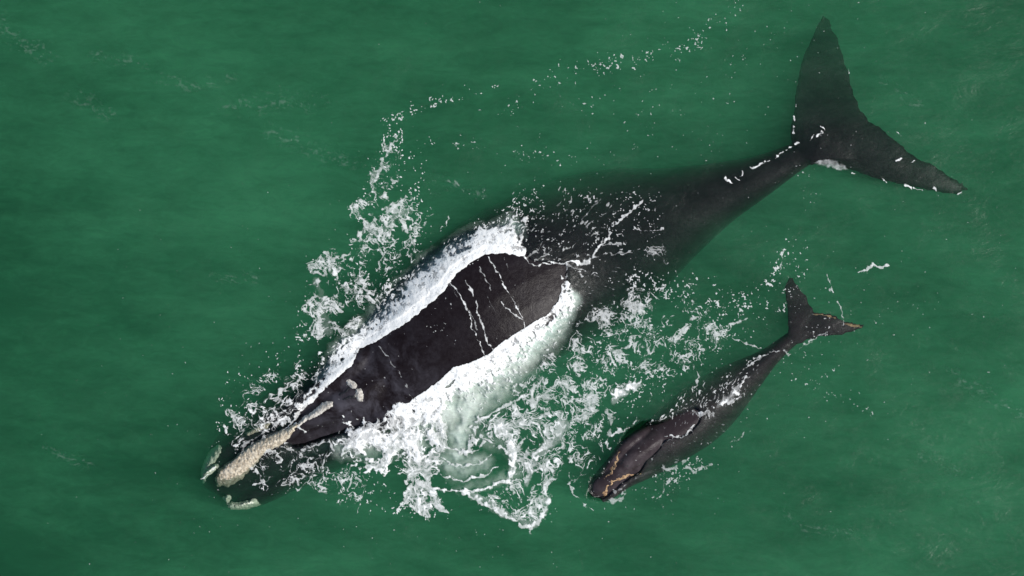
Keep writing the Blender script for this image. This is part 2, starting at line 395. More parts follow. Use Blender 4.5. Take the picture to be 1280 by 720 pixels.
def crust(parent, poly, mat, thick=.05, name='callosity', label=None, stroke=None, seed=0, rough=1.5, lift=0.0):
    """lumpy crust lying on the skin; outline drawn on the plan, closed down into the skin at its rim"""
    P = poly
    xs = [p[0] for p in P]; ys = [p[1] for p in P]; m = 6 + (max(stroke) if stroke else 0); g = .8
    xx, yy = np.meshgrid(np.arange(min(xs) - m, max(xs) + m, g), np.arange(min(ys) - m, max(ys) + m, g))
    wx_ = xx + rough * fbm(xx / 7, yy / 7, 40 + seed, 3); wy_ = yy + rough * fbm(xx / 7, yy / 7, 50 + seed, 3)
    if stroke:
        d, t = polydist(wx_, wy_, P); r = np.interp(t, range(len(stroke)), stroke); sd_ = r - d
    else:
        d, _ = polydist(wx_, wy_, P, True); sd_ = np.where(inpoly(wx_, wy_, P), d, -d)
    body = sample(BODY, xx, yy)
    f1, f2 = worley(xx / 4.5, yy / 4.5, 60 + seed)
    z = body + thick * (np.clip(sd_ / 3.0, -1.2, 1)) + np.where(sd_ > 0, thick * .5 * (.6 - f1), 0) + .25 * thick * fbm(xx / 2.2, yy / 2.2, 61, 2) + lift
    keep = (sd_ > -1.6) & (sample((BODY > -3).astype(np.float32), xx, yy) > .999)
    k4 = keep[:-1, :-1] & keep[1:, :-1] & keep[1:, 1:] & keep[:-1, 1:]
    id_ = np.arange(xx.size).reshape(xx.shape)
    F = np.stack([id_[:-1, :-1], id_[1:, :-1], id_[1:, 1:], id_[:-1, 1:]], -1)[k4]
    us, inv = np.unique(F, return_inverse=True); F = inv.reshape(-1, 4)
    V = np.stack([X(xx).ravel()[us], Y(yy).ravel()[us], z.ravel()[us]], -1)
    me = mesh_from_arrays(name, V, F, mat)
    o = bpy.data.objects.new(name, me); C.objects.link(o); o.parent = parent
    if label: o['label'] = label
    return o

BONNET = [(268,602),(271,588),(287,577),(308,559),(330,546),(345,539),(358,536),(371,528),(374,531),(363,546),(348,559),(334,563),(316,584),(298,602),(284,609),(272,609)]
crust(adult, BONNET, M_CRUST, .07, label='broad beige crust along the tip of the snout')
crust(adult, [(369,531),(382,520),(395,511),(404,503),(417,501),(415,508),(402,517),(387,524),(372,534)], M_CRUST_GREY, .05, label='narrow pale crust tapering towards the blowholes', seed=1)
crust(adult, [(433,475),(438,474),(447,480),(446,485),(440,485),(434,480)], M_CRUST_GREY, .04, label='small pale crust behind the blowholes', seed=2, rough=1)
crust(adult, [(446,486),(452,486),(455,493),(454,501),(448,501),(444,494)], M_CRUST_GREY, .04, label='oval pale crust behind the blowholes', seed=3, rough=1)
crust(adult, [(246,598),(253,584),(262,572),(271,562)], M_CRUST_PALE, .06, stroke=[4, 7, 7, 4], label='pale crust on the chin under water', seed=4, lift=.09)
crust(adult, [(247,606),(254,594),(270,583)], M_CRUST_PALE, .08, stroke=[3, 4, 2], label='white crust on the chin', seed=5, lift=.16)
crust(adult, [(277,632),(284,639),(298,638),(317,630)], M_CRUST_PALE, .08, stroke=[6, 10, 9, 5], label='pale green crust on the lower lip under water', seed=6, lift=.12)
crust(adult, [(274,633),(280,627),(285,622)], M_CRUST_PALE, .08, stroke=[3.5, 4, 2], label='bright white crust at the front of the lower lip', seed=16, lift=.18)
crust(adult, [(309,543),(324,535),(336,530)], M_CRUST, .04, stroke=[2, 4, 2], label='faint beige crust on the lip under water', seed=7)
crust(calf, [(754,623),(759,607),(768,600),(780,596),(792,593),(802,592)], M_ORANGE, .02, name='lip_line', stroke=[1.0, 1.2, 1.0, 1.4, 1.1, .5], label='orange line along the near lip', seed=8, rough=3.2)
crust(calf, [(774,565),(770,577),(764,588),(756,598)], M_ORANGE, .02, name='lip_line', stroke=[.7, 1.4, 1.5, .6], label='orange line along the far lip', seed=9, rough=3.2)
crust(calf, [(1018,393),(1030,393),(1044,397)], M_ORANGE, .012, name='fluke_edge', stroke=[1, 1.8, 1], label='brown rim on the tail fluke', seed=10)
crust(calf, [(1056,404),(1068,407),(1079,408)], M_ORANGE, .012, name='fluke_edge', stroke=[1, 2.4, 1.6], label='brown rim at the fluke tip', seed=11)
M_HOLE = NT('blowhole_dark'); b_ = M_HOLE.n('ShaderNodeBsdfPrincipled', Roughness=.6); b_.inputs['Base Color'].default_value = (.003, .003, .004, 1); M_HOLE.l(b_.outputs[0], M_HOLE.out.inputs[0])
crust(calf, [(779,575),(776,580)], M_HOLE.m, .008, name='blowhole', stroke=[1.2, 1.0], seed=12, rough=.4)
crust(calf, [(785,581),(780,583)], M_HOLE.m, .008, name='blowhole', stroke=[1.2, 1.0], seed=13, rough=.4)
crust(adult, [(425,493),(432,489),(437,484)], M_HOLE.m, .012, name='blowhole', stroke=[1.2, 1.8, 1.0], seed=14, rough=.8)
crust(adult, [(429,499),(438,496),(444,496)], M_HOLE.m, .012, name='blowhole', stroke=[1.0, 1.8, 1.2], seed=15, rough=.8)

#FOAM
# ------------------------------------------------------------------ foam
Q = 2.0                                              # foam grid: points per drawing unit
FX, FY = np.meshgrid(np.arange(0, 1281, 1 / Q, dtype=np.float32), np.arange(0, 721, 1 / Q, dtype=np.float32))
NF = FX.shape
n8a = fbm(FX / 9, FY / 9, 101, 3); n8b = fbm(FX / 9, FY / 9, 111, 3)
n30a = fbm(FX / 34, FY / 34, 121, 3); n30b = fbm(FX / 34, FY / 34, 131, 3)
n3 = perlin(FX / 2.1, FY / 2.1, 141); n5 = fbm(FX / 5.2, FY / 5.2, 151, 2)
n16 = fbm(FX / 17, FY / 17, 161, 3)
n60 = fbm(FX / 70, FY / 70, 171, 3)
PX_, PY_ = FX + 2.6 * n8a, FY + 2.6 * n8b            # ragged outlines
LX, LY = FX + 9 * n30a + 3.0 * n8a, FY + 9 * n30b + 3.0 * n8b
# soap-film like lace: thin walls between round holes, two sizes
f1, f2 = worley(LX / 11.5, LY / 11.5, 200); E_BIG = f2 - f1
f1, f2 = worley(LX / 5.4 + 40, LY / 5.4, 210); E_SMALL = f2 - f1
RIDG = 1 - np.abs(fbm((FX + 8 * n30a) / 22, (FY + 8 * n30b) / 22, 220, 4)) * 2.6
RIDG2 = 1 - np.abs(fbm((FX + 5 * n16) / 12, (FY + 5 * n30b) / 12, 230, 3)) * 2.4
SX, SY = FX + 13 * n30a + 5 * n16 + 2.2 * n8a, FY + 13 * n30b + 5 * fbm(FX / 15, FY / 15, 241, 2) + 2.2 * n8b
SW1 = np.abs(fbm(SX / 15, SY / 15, 250, 3, .45)); SW2 = np.abs(fbm(SX / 8 + 9, SY / 8, 260, 3, .5))
layers = {}
def layer(n):
    if n not in layers: layers[n] = np.zeros(NF, np.float32)
    return layers[n]
def box(P, m):
    xs = [p[0] for p in P]; ys = [p[1] for p in P]
    a = max(0, int((min(xs) - m) * Q)); b = min(NF[1], int((max(xs) + m) * Q) + 1)
    c = max(0, int((min(ys) - m) * Q)); d = min(NF[0], int((max(ys) + m) * Q) + 1)
    return (slice(c, d), slice(a, b))
def put(lay, sl, a):
    L = layer(lay); L[sl] = np.maximum(L[sl], a)
SLIM = .85
def stroke(lay, P, r, op=1.0, gaps=.5, rag=1.0, soft=.5):
    """a ragged thread or streak of foam along a line; r = half width (number or one per point)"""
    r = [r] * len(P) if isinstance(r, (int, float)) else r
    r = [q * SLIM for q in r]
    sl = box(P, max(r) * 2.5 + 8)
    x = FX[sl] + rag * 2.2 * n8a[sl]; y = FY[sl] + rag * 2.2 * n8b[sl]
    d, t = polydist(x, y, P); rr = np.interp(t, range(len(r)), r)
    v = 1 - d / (rr * (1 + .6 * n8b[sl] + .3 * n5[sl]) + .15) + gaps * (n5[sl] * .7 + n8a[sl] * .5 + n16[sl] * .8 - .16)
    v = np.where(d > rr * 2.2 + 1.5, -1, v)
    put(lay, sl, op * sst(0, soft, v) * (.78 + .22 * sst(-.3, .3, n8b[sl])))
def region(P, edge=12, strokeR=None):
    """soft mask 0..1 of an area: a polygon, or a broad line with half widths"""
    if strokeR is not None:
        sR = [strokeR] * len(P) if isinstance(strokeR, (int, float)) else strokeR
        sl = box(P, max(sR) + edge)
        d, t = polydist(PX_[sl] + 5 * n16[sl], PY_[sl] + 5 * n30b[sl], P)
        return sl, sst(0, 1, 1 - d / (np.interp(t, range(len(sR)), sR) + 1e-3))
    sl = box(P, edge + 16)
    x = PX_[sl] + 6 * n16[sl] + 10 * n30a[sl]; y = PY_[sl] + 6 * n8b[sl] + 12 * n30b[sl]
    d, _ = polydist(x, y, P, True); s = np.where(inpoly(x, y, P), d, -d)
    return sl, sst(-edge * .4, edge, s)
def lace(lay, rg, th=.32, op=.9, big=True, small=True, ridged=.5, clump=.55):
    """net of foam filaments, drawn out and swirled, that thickens into milky patches"""
    sl, m = rg
    k = m * (1 + clump * (n30a[sl] * 1.4 + n16[sl] * 1.0))
    w = np.clip(th * k * .62 + .07 * n16[sl] + .05 * n30b[sl], .0, 1) * (m > .02)        # half width of a wall, in cells
    line = sst(1.0, .35, SW1[sl] / (w + .022)) * sst(.015, .07, w)
    w2 = np.clip(th * k * .55 + .10 * n30b[sl] + .06 * n8b[sl] - .04, 0, 1) * (m > .02)
    line = np.maximum(line, sst(1.0, .3, SW2[sl] / (w2 + .018)) * sst(.015, .08, w2) * .85)
    if small:
        w3 = np.clip(th * k * .5 + .12 * n16[sl] - .07, 0, 1) * (m > .02)
        line = np.maximum(line, sst(1.0, .4, E_SMALL[sl] / (w3 * 2.2 + .01)) * sst(.02, .1, w3) * .8)
    milk = sst(.12, .44, th * k - .12 + .16 * n16[sl] + .08 * n5[sl]) * .46
    a = np.maximum(line * (.80 + .2 * sst(-.3, .3, n8a[sl])), milk)
    a = a * sst(-.62, -.22, n16[sl] + .6 * n8a[sl] + (k - .5) * 1.0 + .10)
    put(lay, sl, op * a)
def veil(lay, P, r, op):
    """thin milky film between the threads"""
    sl, m = region(P, 8, strokeR=r); put(lay, sl, op * sst(.1, .8, m) * (.65 + .35 * sst(-.4, .3, n16[sl] + .4 * n5[sl])))
def flecks(lay, rg, dens=.5, op=.85, size=0):
    """scattered dots and short scraps"""
    sl, m = rg
    n = n3[sl] * .62 + n5[sl] * .62 + .30 * (RIDG2[sl] - .4)
    t = .95 - .52 * dens * m * (1 + .8 * n30a[sl] + .7 * n16[sl])
    v = n - t - size * .1
    put(lay, sl, op * sst(0, .16, v) * (m > .03))
def hairs(lay, rg, ang, dens=.5, op=.7, L=22, wd=2.4, seed=300):
    """fine streaks of spray drawn out in one direction"""
    sl, m = rg; a = math.radians(ang); c, s = math.cos(a), math.sin(a)
    x = FX[sl] + 5 * n16[sl]; y = FY[sl] + 5 * n30b[sl]
    u = x * c - y * s; v = x * s + y * c
    n = perlin(u / L, v / wd, seed) * .7 + perlin(u / (L * .4), v / (wd * .8), seed + 1) * .5 + .2 * n5[sl]
    put(lay, sl, op * sst(0, .25, n - (.72 - .55 * dens * m * (1 + .6 * n16[sl]))) * (m > .03))

# --- breaking band along the far flank
IN_U = [(376,508),(396,488),(414,471),(436,452),(445,432),(473,418),(508,396),(535,374),(551,360),(566,339),(586,323),(605,312),(632,311),(652,314)]
OUT_U = [(652,300),(640,288),(624,284),(608,287),(592,294),(574,305),(556,318),(538,331),(520,345),(502,364),(480,386),(456,406),(434,426),(417,446),(401,466),(386,484),(368,504)]
def wash(lay, inner, outer, feather=12, streak_ang=60, solid=.8):
    """aerated water thrown off the flank: closed next to the skin, torn into soft wisps outwards"""
    P = inner + outer; sl = box(P, feather + 26)
    x = FX[sl] + 3.0 * n8a[sl] + 10 * n30a[sl]; y = FY[sl] + 3.0 * n8b[sl] + 10 * n30b[sl]
    d_in, _ = polydist(FX[sl] + 1.6 * n8a[sl], FY[sl] + 1.6 * n8b[sl], inner); d_out, _ = polydist(x, y, outer)
    s = np.where(inpoly(x, y, P) | (d_in < 6), d_out, -d_out)
    a = math.radians(streak_ang); c, s_ = math.cos(a), math.sin(a)
    xx = FX[sl] + 7 * n16[sl]; yy = FY[sl] + 7 * n30b[sl]
    u = xx * c - yy * s_; v = xx * s_ + yy * c
    st = perlin(u / 17, v / 5.5, 320) * .55 + perlin(u / 10, v / 2.6, 321) * .4 + .5 * n16[sl] + .35 * n30a[sl]
    k = s / feather + .9 * st + .35 * n5[sl]
    thin = .5 * sst(-.9, .9, k) * (s > -feather * 1.3) * sst(-feather * 1.3, -feather * .2, s)
    k2 = k * .8 + .40 * n8a[sl] + .08 * n3[sl] + .22 * n5[sl] + .15
    thin = thin * (.35 + .65 * sst(-.35, .35, .8 * n3[sl] + .7 * n5[sl] + .6 * st))
    dense = sst(.12, .12 + solid * .7, k2) * (s > -feather * .6)
    hole = 1 - .38 * sst(.15, .55, n8b[sl] + .5 * n3[sl]) * sst(3.0, .8, s / feather) - .16 * sst(.2, .6, n3[sl] * .4 + n5[sl] * .8)
    put(lay, sl, np.maximum(thin, dense) * hole)
wash('flank_foam', IN_U, OUT_U, 10, 62)
stroke('flank_foam', [(648,306),(652,296),(656,280),(660,266),(658,254)], [4,3.4,3.4,3,1.4], .85, 1.6, 1.8, .9)
stroke('flank_foam', [(632,290),(638,280),(642,270)], [3,2.4,1], .75, 1.6, 1.8, .9)
stroke('flank_foam', [(664,276),(667,266),(664,258)], [1.6,1.6,1], .7, 1.4, 1.4)
hairs('flank_foam', region([(380,470),(440,405),(500,350),(560,300),(620,268),(660,245),(668,290),(640,310),(590,315),(540,350),(480,400),(430,440),(395,490)], 10), 58, 1.05, .85, 11, 2.0, 360)
flecks('flank_foam', region([(370,480),(440,395),(500,340),(560,292),(620,262),(665,240),(672,285),(640,310),(560,345),(430,450),(390,495)], 8), 1.15, .85)
stroke('flank_foam', [(352,541),(366,528),(376,510),(392,494),(412,474)], [1.5,2.5,3,4,6], .9, .7, 1.0)
# --- broad bank of foam along the near flank
IN_L = [(708,357),(705,374),(691,397),(671,407),(632,431),(617,446),(590,458),(570,464),(547,485),(516,506),(500,514)]
OUT_L = [(512,526),(530,536),(550,530),(558,508),(576,496),(596,494),(612,484),(630,466),(654,446),(680,420),(702,398),(719,382),(724,368),(714,360)]
wash('bank_foam', IN_L, OUT_L, 13, -40)
P = [(408,556),(418,548),(440,532),(480,519),(512,505),(540,512),(560,528),(566,546),(558,560),(536,556),(526,572),(500,568),(486,588),(462,592),(440,578),(424,566)]
sl, m = region(P, 9)
lace('bank_foam', (sl, m), .62, 1.0, ridged=1.5, clump=.8)
stroke('bank_foam', [(440,540),(470,545),(500,548),(530,545)], [11,13,14,14], 1, 1.5, 2.0, .8)
stroke('bank_foam', [(450,560),(464,578),(480,580)], [9,10,7], .95, 1.4, 1.6, .7)
stroke('bank_foam', [(470,532),(484,524),(500,516)], [3,3,2], .9, .7, 1)
stroke('bank_foam', [(584,566),(590,552),(594,536),(602,524)], [4,7,7,4], .9, 1.2, 1.5, .8)
# --- curls and lace around the flipper's swirl
for P_, r_, o_ in (([(535,608),(557,613),(580,614.5),(608,611),(625,601),(639,604)], [2.2,2.6,3.4,3,2.6,3], .95),
                   ([(552,570),(563,580),(580,584),(602,578),(616,568)], [1.4,2.0,2.2,1.4,1], .8),
                   ([(549,592),(560,597),(574,601),(597,597),(614,590),(622,582)], [1,1.8,2.4,2.2,1.5,1], .9),
                   ([(556,548),(560,560),(576,566),(596,562),(604,552)], [3,3,2.5,3,3], .8),
                   ([(625,530),(634,545),(641,565),(642,585),(636,603)], [3,6,8,7,3], .95),
                   ([(600,545),(620,556),(636,566)], [3,3,3], .8),
                   ([(592,528),(610,520),(628,508),(645,500),(662,492)], [2.5,3,3,2.4,2], .9),
                   ([(645,500),(648,520),(656,536)], [2,2,2], .8),
                   ([(580,617),(596,624),(615,634),(636,646),(650,656),(664,659),(674,650),(681,637),(686,624),(680,610)], [4,5,5,5,5,6,7,7,5,3], .9),
                   ([(706,532),(695,546),(681,558),(668,570),(662,588),(656,603)], [4,4,4,3,3,2.4], .80),
                   ([(681,558),(678,575),(682,592),(681,608)], [3,3,2,2], .75),
                   ([(656,548),(646,560)], [4,4], .8),
                   ([(540,618),(546,634),(560,642)], [5,6,4], .85),
                   ([(515,585),(520,600),(535,612),(548,622)], [4,5,5,4], .85),
                   ([(500,570),(512,590),(508,604)], [4,4,3], .8)):
    stroke('lace_foam', P_, r_, o_, .65, 1.5, .6)
lace('lace_foam', region([(496,560),(530,550),(556,558),(552,580),(545,600),(556,622),(540,642),(515,630),(500,606)], 8), .42, .95, clump=.7)
lace('lace_foam', region([(590,530),(640,500),(700,520),(705,560),(690,620),(664,662),(630,648),(590,625),(640,610),(650,570)], 8), .28, .9, clump=.7)
lace('lace_foam', region([(585,535),(660,470),(720,400),(745,420),(735,470),(720,520),(690,555),(640,560)], 12), .19, .85, clump=1.1)
lace('lace_foam', region([(700,470),(760,430),(800,470),(770,500),(760,560),(735,600),(712,590),(700,540)], 14), .18, .85, clump=1.1)
stroke('lace_foam', [(765,498),(778,490),(790,483),(800,478)], [7,9,7,3], .95, 1.1, 1.8, .8)
stroke('lace_foam', [(762,545),(764,525),(759,515)], [4,4,3], .6, .8, 1.4, .7)
stroke('lace_foam', [(705,560),(698,540),(700,520)], [4,6,5], .55, .8, 1.4, .7)
flecks('lace_foam', region([(400,575),(440,588),(500,600),(560,640),(575,662),(520,655),(480,640),(420,640),(370,600),(330,625),(300,600),(340,570)], 12), .95)
lace('lace_foam', region([(300,575),(330,545),(380,560),(440,585),(470,610),(440,630),(380,615),(330,612)], 10), .145, .8, big=True, small=True, ridged=.5)
hairs('bank_foam', region([(560,520),(620,500),(670,455),(715,400),(730,372),(722,360),(700,380),(640,430),(580,480)], 10), -35, .9, .75, 10, 2.2, 370)
flecks('bank_foam', region([(590,520),(650,490),(700,430),(735,385),(728,362),(700,380),(640,440),(590,490)], 8), 1.1, .8)
veil('lace_foam', [(706,532),(695,546),(681,558),(668,570),(662,588),(656,603)], [10,11,10,9,7,6], .62)
veil('lace_foam', [(590,620),(615,634),(636,646),(664,656),(680,640),(684,622)], [7,8,8,9,8,6], .5)
veil('lace_foam', [(622,532),(636,548),(642,570),(636,598)], [9,10,9,7], .55)
veil('lace_foam', [(765,498),(785,486),(800,480)], [8,10,6], .6)
veil('lace_foam', [(470,290),(500,270),(515,262)], [10,8,5], .35)
veil('lace_foam', [(395,350),(400,385),(410,415)], [7,8,10], .35)
hairs('lace_foam', region([(395,575),(470,590),(470,650),(400,640)], 10), 65, .55, .7)
# round the head
lace('lace_foam', region([(280,500),(320,470),(370,455),(420,440),(385,490),(370,530),(340,545),(300,560),(280,540)], 12), .155, .9, clump=1.0)
flecks('lace_foam', region([(270,470),(330,430),(420,420),(400,470),(360,540),(300,575),(260,560)], 18), .75)
for P_, r_, o_ in (([(383,541),(370,531),(357,523),(340,529),(325,524),(322,516)], [1.6,2.6,3.2,2.4,2,1], .95),
                   ([(370,505),(380,497),(396,480),(410,470)], [2,3,3,2], .9),
                   ([(345,500),(352,486),(366,482),(376,472)], [2,3,3,2], .8),
                   ([(300,568),(306,556),(318,548),(330,540)], [1,1.6,1.8,1], .6),
                   ([(318,588),(326,594),(330,602),(318,607)], [1.6,2.2,2,1.4], .8),
                   ([(336,560),(346,566),(352,576)], [2.4,2.6,2], .85),
                   ([(378,562),(395,556),(410,552),(418,562)], [2,2.4,3,2], .8),
                   ([(348,556),(365,563),(385,572),(400,570)], [2.2,2.6,2,1.5], .75),
                   ([(252,600),(262,592),(275,580)], [.9,1.1,.8], .8)):
    stroke('lace_foam', P_, r_, o_, 1.0, 1.4, .6)
# --- lace left behind on the upper left
for P_, r_, o_ in (([(497,170),(489,184),(480,197),(475,210),(470,226)], [2,4,5,3.4,2.4], .75),
                   ([(508,245),(500,256),(488,262),(470,262)], [2,4,5,3], .8),
                   ([(448,299),(456,287),(470,285),(485,280),(498,270)], [5,7,5,4,2], .8),
                   ([(462,262),(468,275),(478,290),(490,298)], [3,4,3,2], .7),
                   ([(416,333),(421,345),(425,354)], [2.4,3,2], .9),
                   ([(398,345),(394,365),(400,385),(396,405),(404,420)], [4,4,3,5,3], .75),
                   ([(392,340),(405,344),(418,325),(430,320)], [3,3,3,2], .75),
                   ([(440,355),(452,366),(466,376),(474,384)], [2.4,2.6,2.4,1.6], .85),
                   ([(410,400),(424,412),(440,404)], [4,5,3], .7),
                   ([(520,262),(530,268),(540,268)], [1.4,1.4,1], .8),
                   ([(561,271),(556,282),(551,286)], [1.6,1.6,1.2], .85),
                   ([(505,285),(515,300),(518,315)], [2.4,2.4,2], .7),
                   ([(560,226),(572,229),(578,240)], [2,2,1], .4),
                   ([(470,300),(478,318),(474,336),(470,352)], [3,2,2,1.4], .7)):
    stroke('lace_foam', P_, r_, o_, 1.0, 1.8, .7)
lace('lace_foam', region([(450,250),(500,238),(535,262),(528,300),(520,330),(490,345),(470,350),(440,320),(440,280)], 10), .19, .85, clump=1.0)
lace('lace_foam', region([(378,340),(410,310),(440,320),(480,360),(480,385),(440,420),(405,430),(380,410)], 10), .20, .85, clump=1.0)
lace('lace_foam', region([(455,250),(470,205),(490,165),(505,180),(500,225),(480,250)], 8), .17, .7)
flecks('lace_foam', region([(370,330),(430,300),(440,240),(470,150),(510,140),(540,220),(545,300),(500,350),(460,400),(400,440),(360,440)], 16), .85)
flecks('lace_foam', region([(478,155),(520,135),(560,125),(618,110)], strokeR=[14,16,14,12]), 1.1, .75)
flecks('lace_foam', region([(530,180),(590,175),(640,190),(700,200)], strokeR=[24,26,22,20]), .8, .65)
flecks('lace_foam', region([(640,140),(680,95),(740,85),(800,72),(850,62),(900,30),(925,5)], strokeR=[30,26,30,26,26,26,20]), .95, .7)
flecks('lace_foam', region([(700,130),(780,120),(850,110)], strokeR=[26,30,20]), .6, .6)
# --- over the sunken back between the dry hump and the tail
hairs('back_foam', region([(640,235),(700,228),(770,245),(772,290),(745,318),(700,326),(662,322),(645,300)], 10), 52, .62, .6, 15, 2.6)
flecks('back_foam', region([(640,235),(750,225),(830,240),(840,330),(800,380),(720,350),(662,322)], 12), .85, .7)
hairs('back_foam', region([(712,335),(800,330),(845,350),(830,385),(750,400),(725,370)], 12), -12, .45, .45, 16, 2.4, 340)
for P_, r_, o_ in (([(652,313),(657,323),(664,330),(675,332),(688,329),(702,329),(716,327),(727,329)], [1.4,2.2,2.2,1.4,1,1,1.5,2.4], .95),
                   ([(724,330),(734,328),(741,320),(744,312)], [3,5,4.5,3], .9),
                   ([(741,314),(750,308),(760,298),(765,291)], [2.4,1.8,1.6,1.8], .9),
                   ([(771,280),(778,272),(788,265),(797,257),(804,250)], [1.4,2.4,2.4,2,.8], .85),
                   ([(750,308),(765,304),(778,306)], [1.2,1.4,.8], .6),
                   ([(742,322),(756,318),(772,316),(790,316)], [1.6,1.6,1.4,.8], .6),
                   ([(794,286),(800,288),(815,289),(830,286)], [1.6,1.2,.8,1.6], .75),
                   ([(660,322),(672,312),(680,302)], [1.2,1.2,.7], .6),
                   ([(668,326),(684,318),(690,310)], [1.0,1.2,.7], .6),
                   ([(702,346),(706,352),(708,362)], [2,1.6,2], .9), ([(708,328),(709,336),(708,344),(705,350)], [1.3,1.1,1.3,1.6], .8), ([(710,332),(722,337),(735,340)], [1.2,1.4,.8], .5),
                   ([(712,252),(716,246)], [1.8,1], .6),
                   ([(734,286),(728,274),(738,262),(750,250)], [.8,1,1,1.2], .45)):
    stroke('back_foam', P_, r_, o_, .7, 1.4, .6)
lace('back_foam', region([(805,305),(830,300),(842,325),(830,338),(808,330)], 6), .2, .7)
# --- speckled lace between the two animals
lace('lace_foam', region([(720,400),(790,350),(860,380),(930,400),(900,440),(850,470),(800,470),(750,450)], 16), .15, .8, clump=1.1)
flecks('lace_foam', region([(700,420),(790,330),(870,330),(960,370),(1010,290),(1030,330),(985,400),(940,420),(850,480),(790,530),(740,560),(690,540)], 16), 1.0, .75)
flecks('lace_foam', region([(900,380),(960,360),(985,300),(1005,285)], strokeR=[26,20,14,10]), 1.25, .8)
for P_, r_, o_ in (([(975,337),(977,325),(980,312)], [2,1.6,1], .75),
                   ([(913,406),(922,402),(934,398)], [3,4,2.4], .75),
                   ([(916,424),(935,430),(950,436)], [1.6,1.8,1.4], .7),
                   ([(1074,341),(1084,337),(1090,332),(1098,334),(1111,332)], [1.6,2.2,2.6,2.6,1], .85),
                   ([(1033,344),(1038,352),(1040,366)], [.9,1.3,1.6], .8),
                   ([(1047,378),(1053,390),(1054,407)], [.8,1.2,1.2], .7),
                   ([(868,484),(874,470),(870,464)], [1.8,2,1.4], .7)):
    stroke('lace_foam', P_, r_, o_, .7, 1.4, .6)
# --- around the calf
for P_, r_, o_ in (([(797,523),(788,534),(776,538),(762,547),(756,554),(762,562)], [4,3.4,3,3,2.6,3], .85),
                   ([(711,593),(713,604),(717,615),(724,624),(731,631),(742,638)], [1.4,2.4,2.4,1.4,.8,.5], .8),
                   ([(715,606),(724,594),(730,584)], [1.4,4,3], .4),
                   ([(758,626),(770,628),(778,621),(782,612)], [3,4,4,3], .6),
                   ([(832,546),(842,547),(853,545),(862,539),(869,530),(876,520)], [.9,1.4,2,2.4,2.2,2], .85),
                   ([(874,517),(886,512),(900,507),(914,503),(922,499)], [1.6,2.6,3,2.6,1.6], .95),
                   ([(905,505),(916,494),(924,484),(932,474),(937,468)], [1.6,2,2.2,1.6,1], .75),
                   ([(922,500),(932,490),(940,482)], [1.4,1.2,.8], .5),
                   ([(828,585),(836,588),(846,582),(856,576)], [3,4,4,2], .6),
                   ([(858,584),(868,590),(878,584),(889,580)], [3,4,3,2], .6),
                   ([(828,580),(831,602),(830,622)], [2,1.6,1], .5),
                   ([(932,455),(944,447),(954,445),(964,440),(975,438)], [1.2,1.4,1,1.2,1.6], .85),
                   ([(975,438),(990,443),(1002,434),(1014,427),(1026,420),(1036,414)], [2,1.6,1.6,1.4,1.2,1], .65),
                   ([(808,531),(820,527),(832,524),(848,514),(860,508)], [1.2,1.4,1.2,1,1], .75),
                   ([(912,552),(922,548),(930,543)], [1.6,2.4,2], .6)):
    stroke('calf_foam', P_, [q * .75 for q in r_], o_, 1.1, 1.8, .8)
hairs('calf_foam', region([(806,526),(850,490),(905,458),(930,462),(925,490),(900,502),(872,512),(830,524)], 6), 70, .85, .8, 10, 2.0, 350)
lace('calf_foam', region([(868,520),(930,490),(945,475),(930,500),(900,515),(878,530)], 6), .22, .7)
flecks('calf_foam', region([(790,600),(830,580),(890,570),(935,545),(935,555),(880,600),(840,625),(800,630)], 10), .9, .65)
flecks('calf_foam', region([(960,440),(1000,440),(1050,425),(1060,470),(1020,500),(980,480)], 12), .75, .7)
flecks('calf_foam', region([(1005,480),(1050,500),(1100,520)], strokeR=[16,14,10]), .9, .6)
flecks('calf_foam', region([(985,345),(1010,380),(1050,400),(1050,420),(1000,430),(985,400)], 6), .75, .6)
stroke('calf_foam', [(936,470),(925,484),(918,497),(903,506),(888,512),(876,517)], [1.2,2,2.6,3,2.6,2], .9, 1.3, 1.8, .7)
stroke('calf_foam', [(960,442),(946,450),(934,458),(922,470),(910,480)], [1,1.2,1.2,1,.7], .8, 1.0, 1.4, .7)
veil('calf_foam', [(926,482),(914,498),(896,509)], [5,7,4], .5)
hairs('calf_foam', region([(800,545),(840,520),(900,470),(945,450),(955,462),(930,495),(900,520),(850,540)], 8), 66, .62, .55, 12, 1.8, 380)
hairs('calf_foam', region([(830,560),(880,535),(925,505),(930,520),(880,565),(840,590)], 8), -20, .45, .4, 12, 1.8, 390)
stroke('calf_foam', [(845,547),(836,550),(829,553),(826,562),(815,575),(806,584)], [.9,.8,.6,.8,.7,.6], .5, 1.4, 1.6, .8)
stroke('calf_foam', [(800,592),(790,602),(776,611),(764,618)], [.9,1.2,1.2,1.0], .55, 1.6, 1.8, .8)
flecks('calf_foam', region([(740,580),(760,560),(790,620),(760,640),(735,630)], 6), .6, .6)
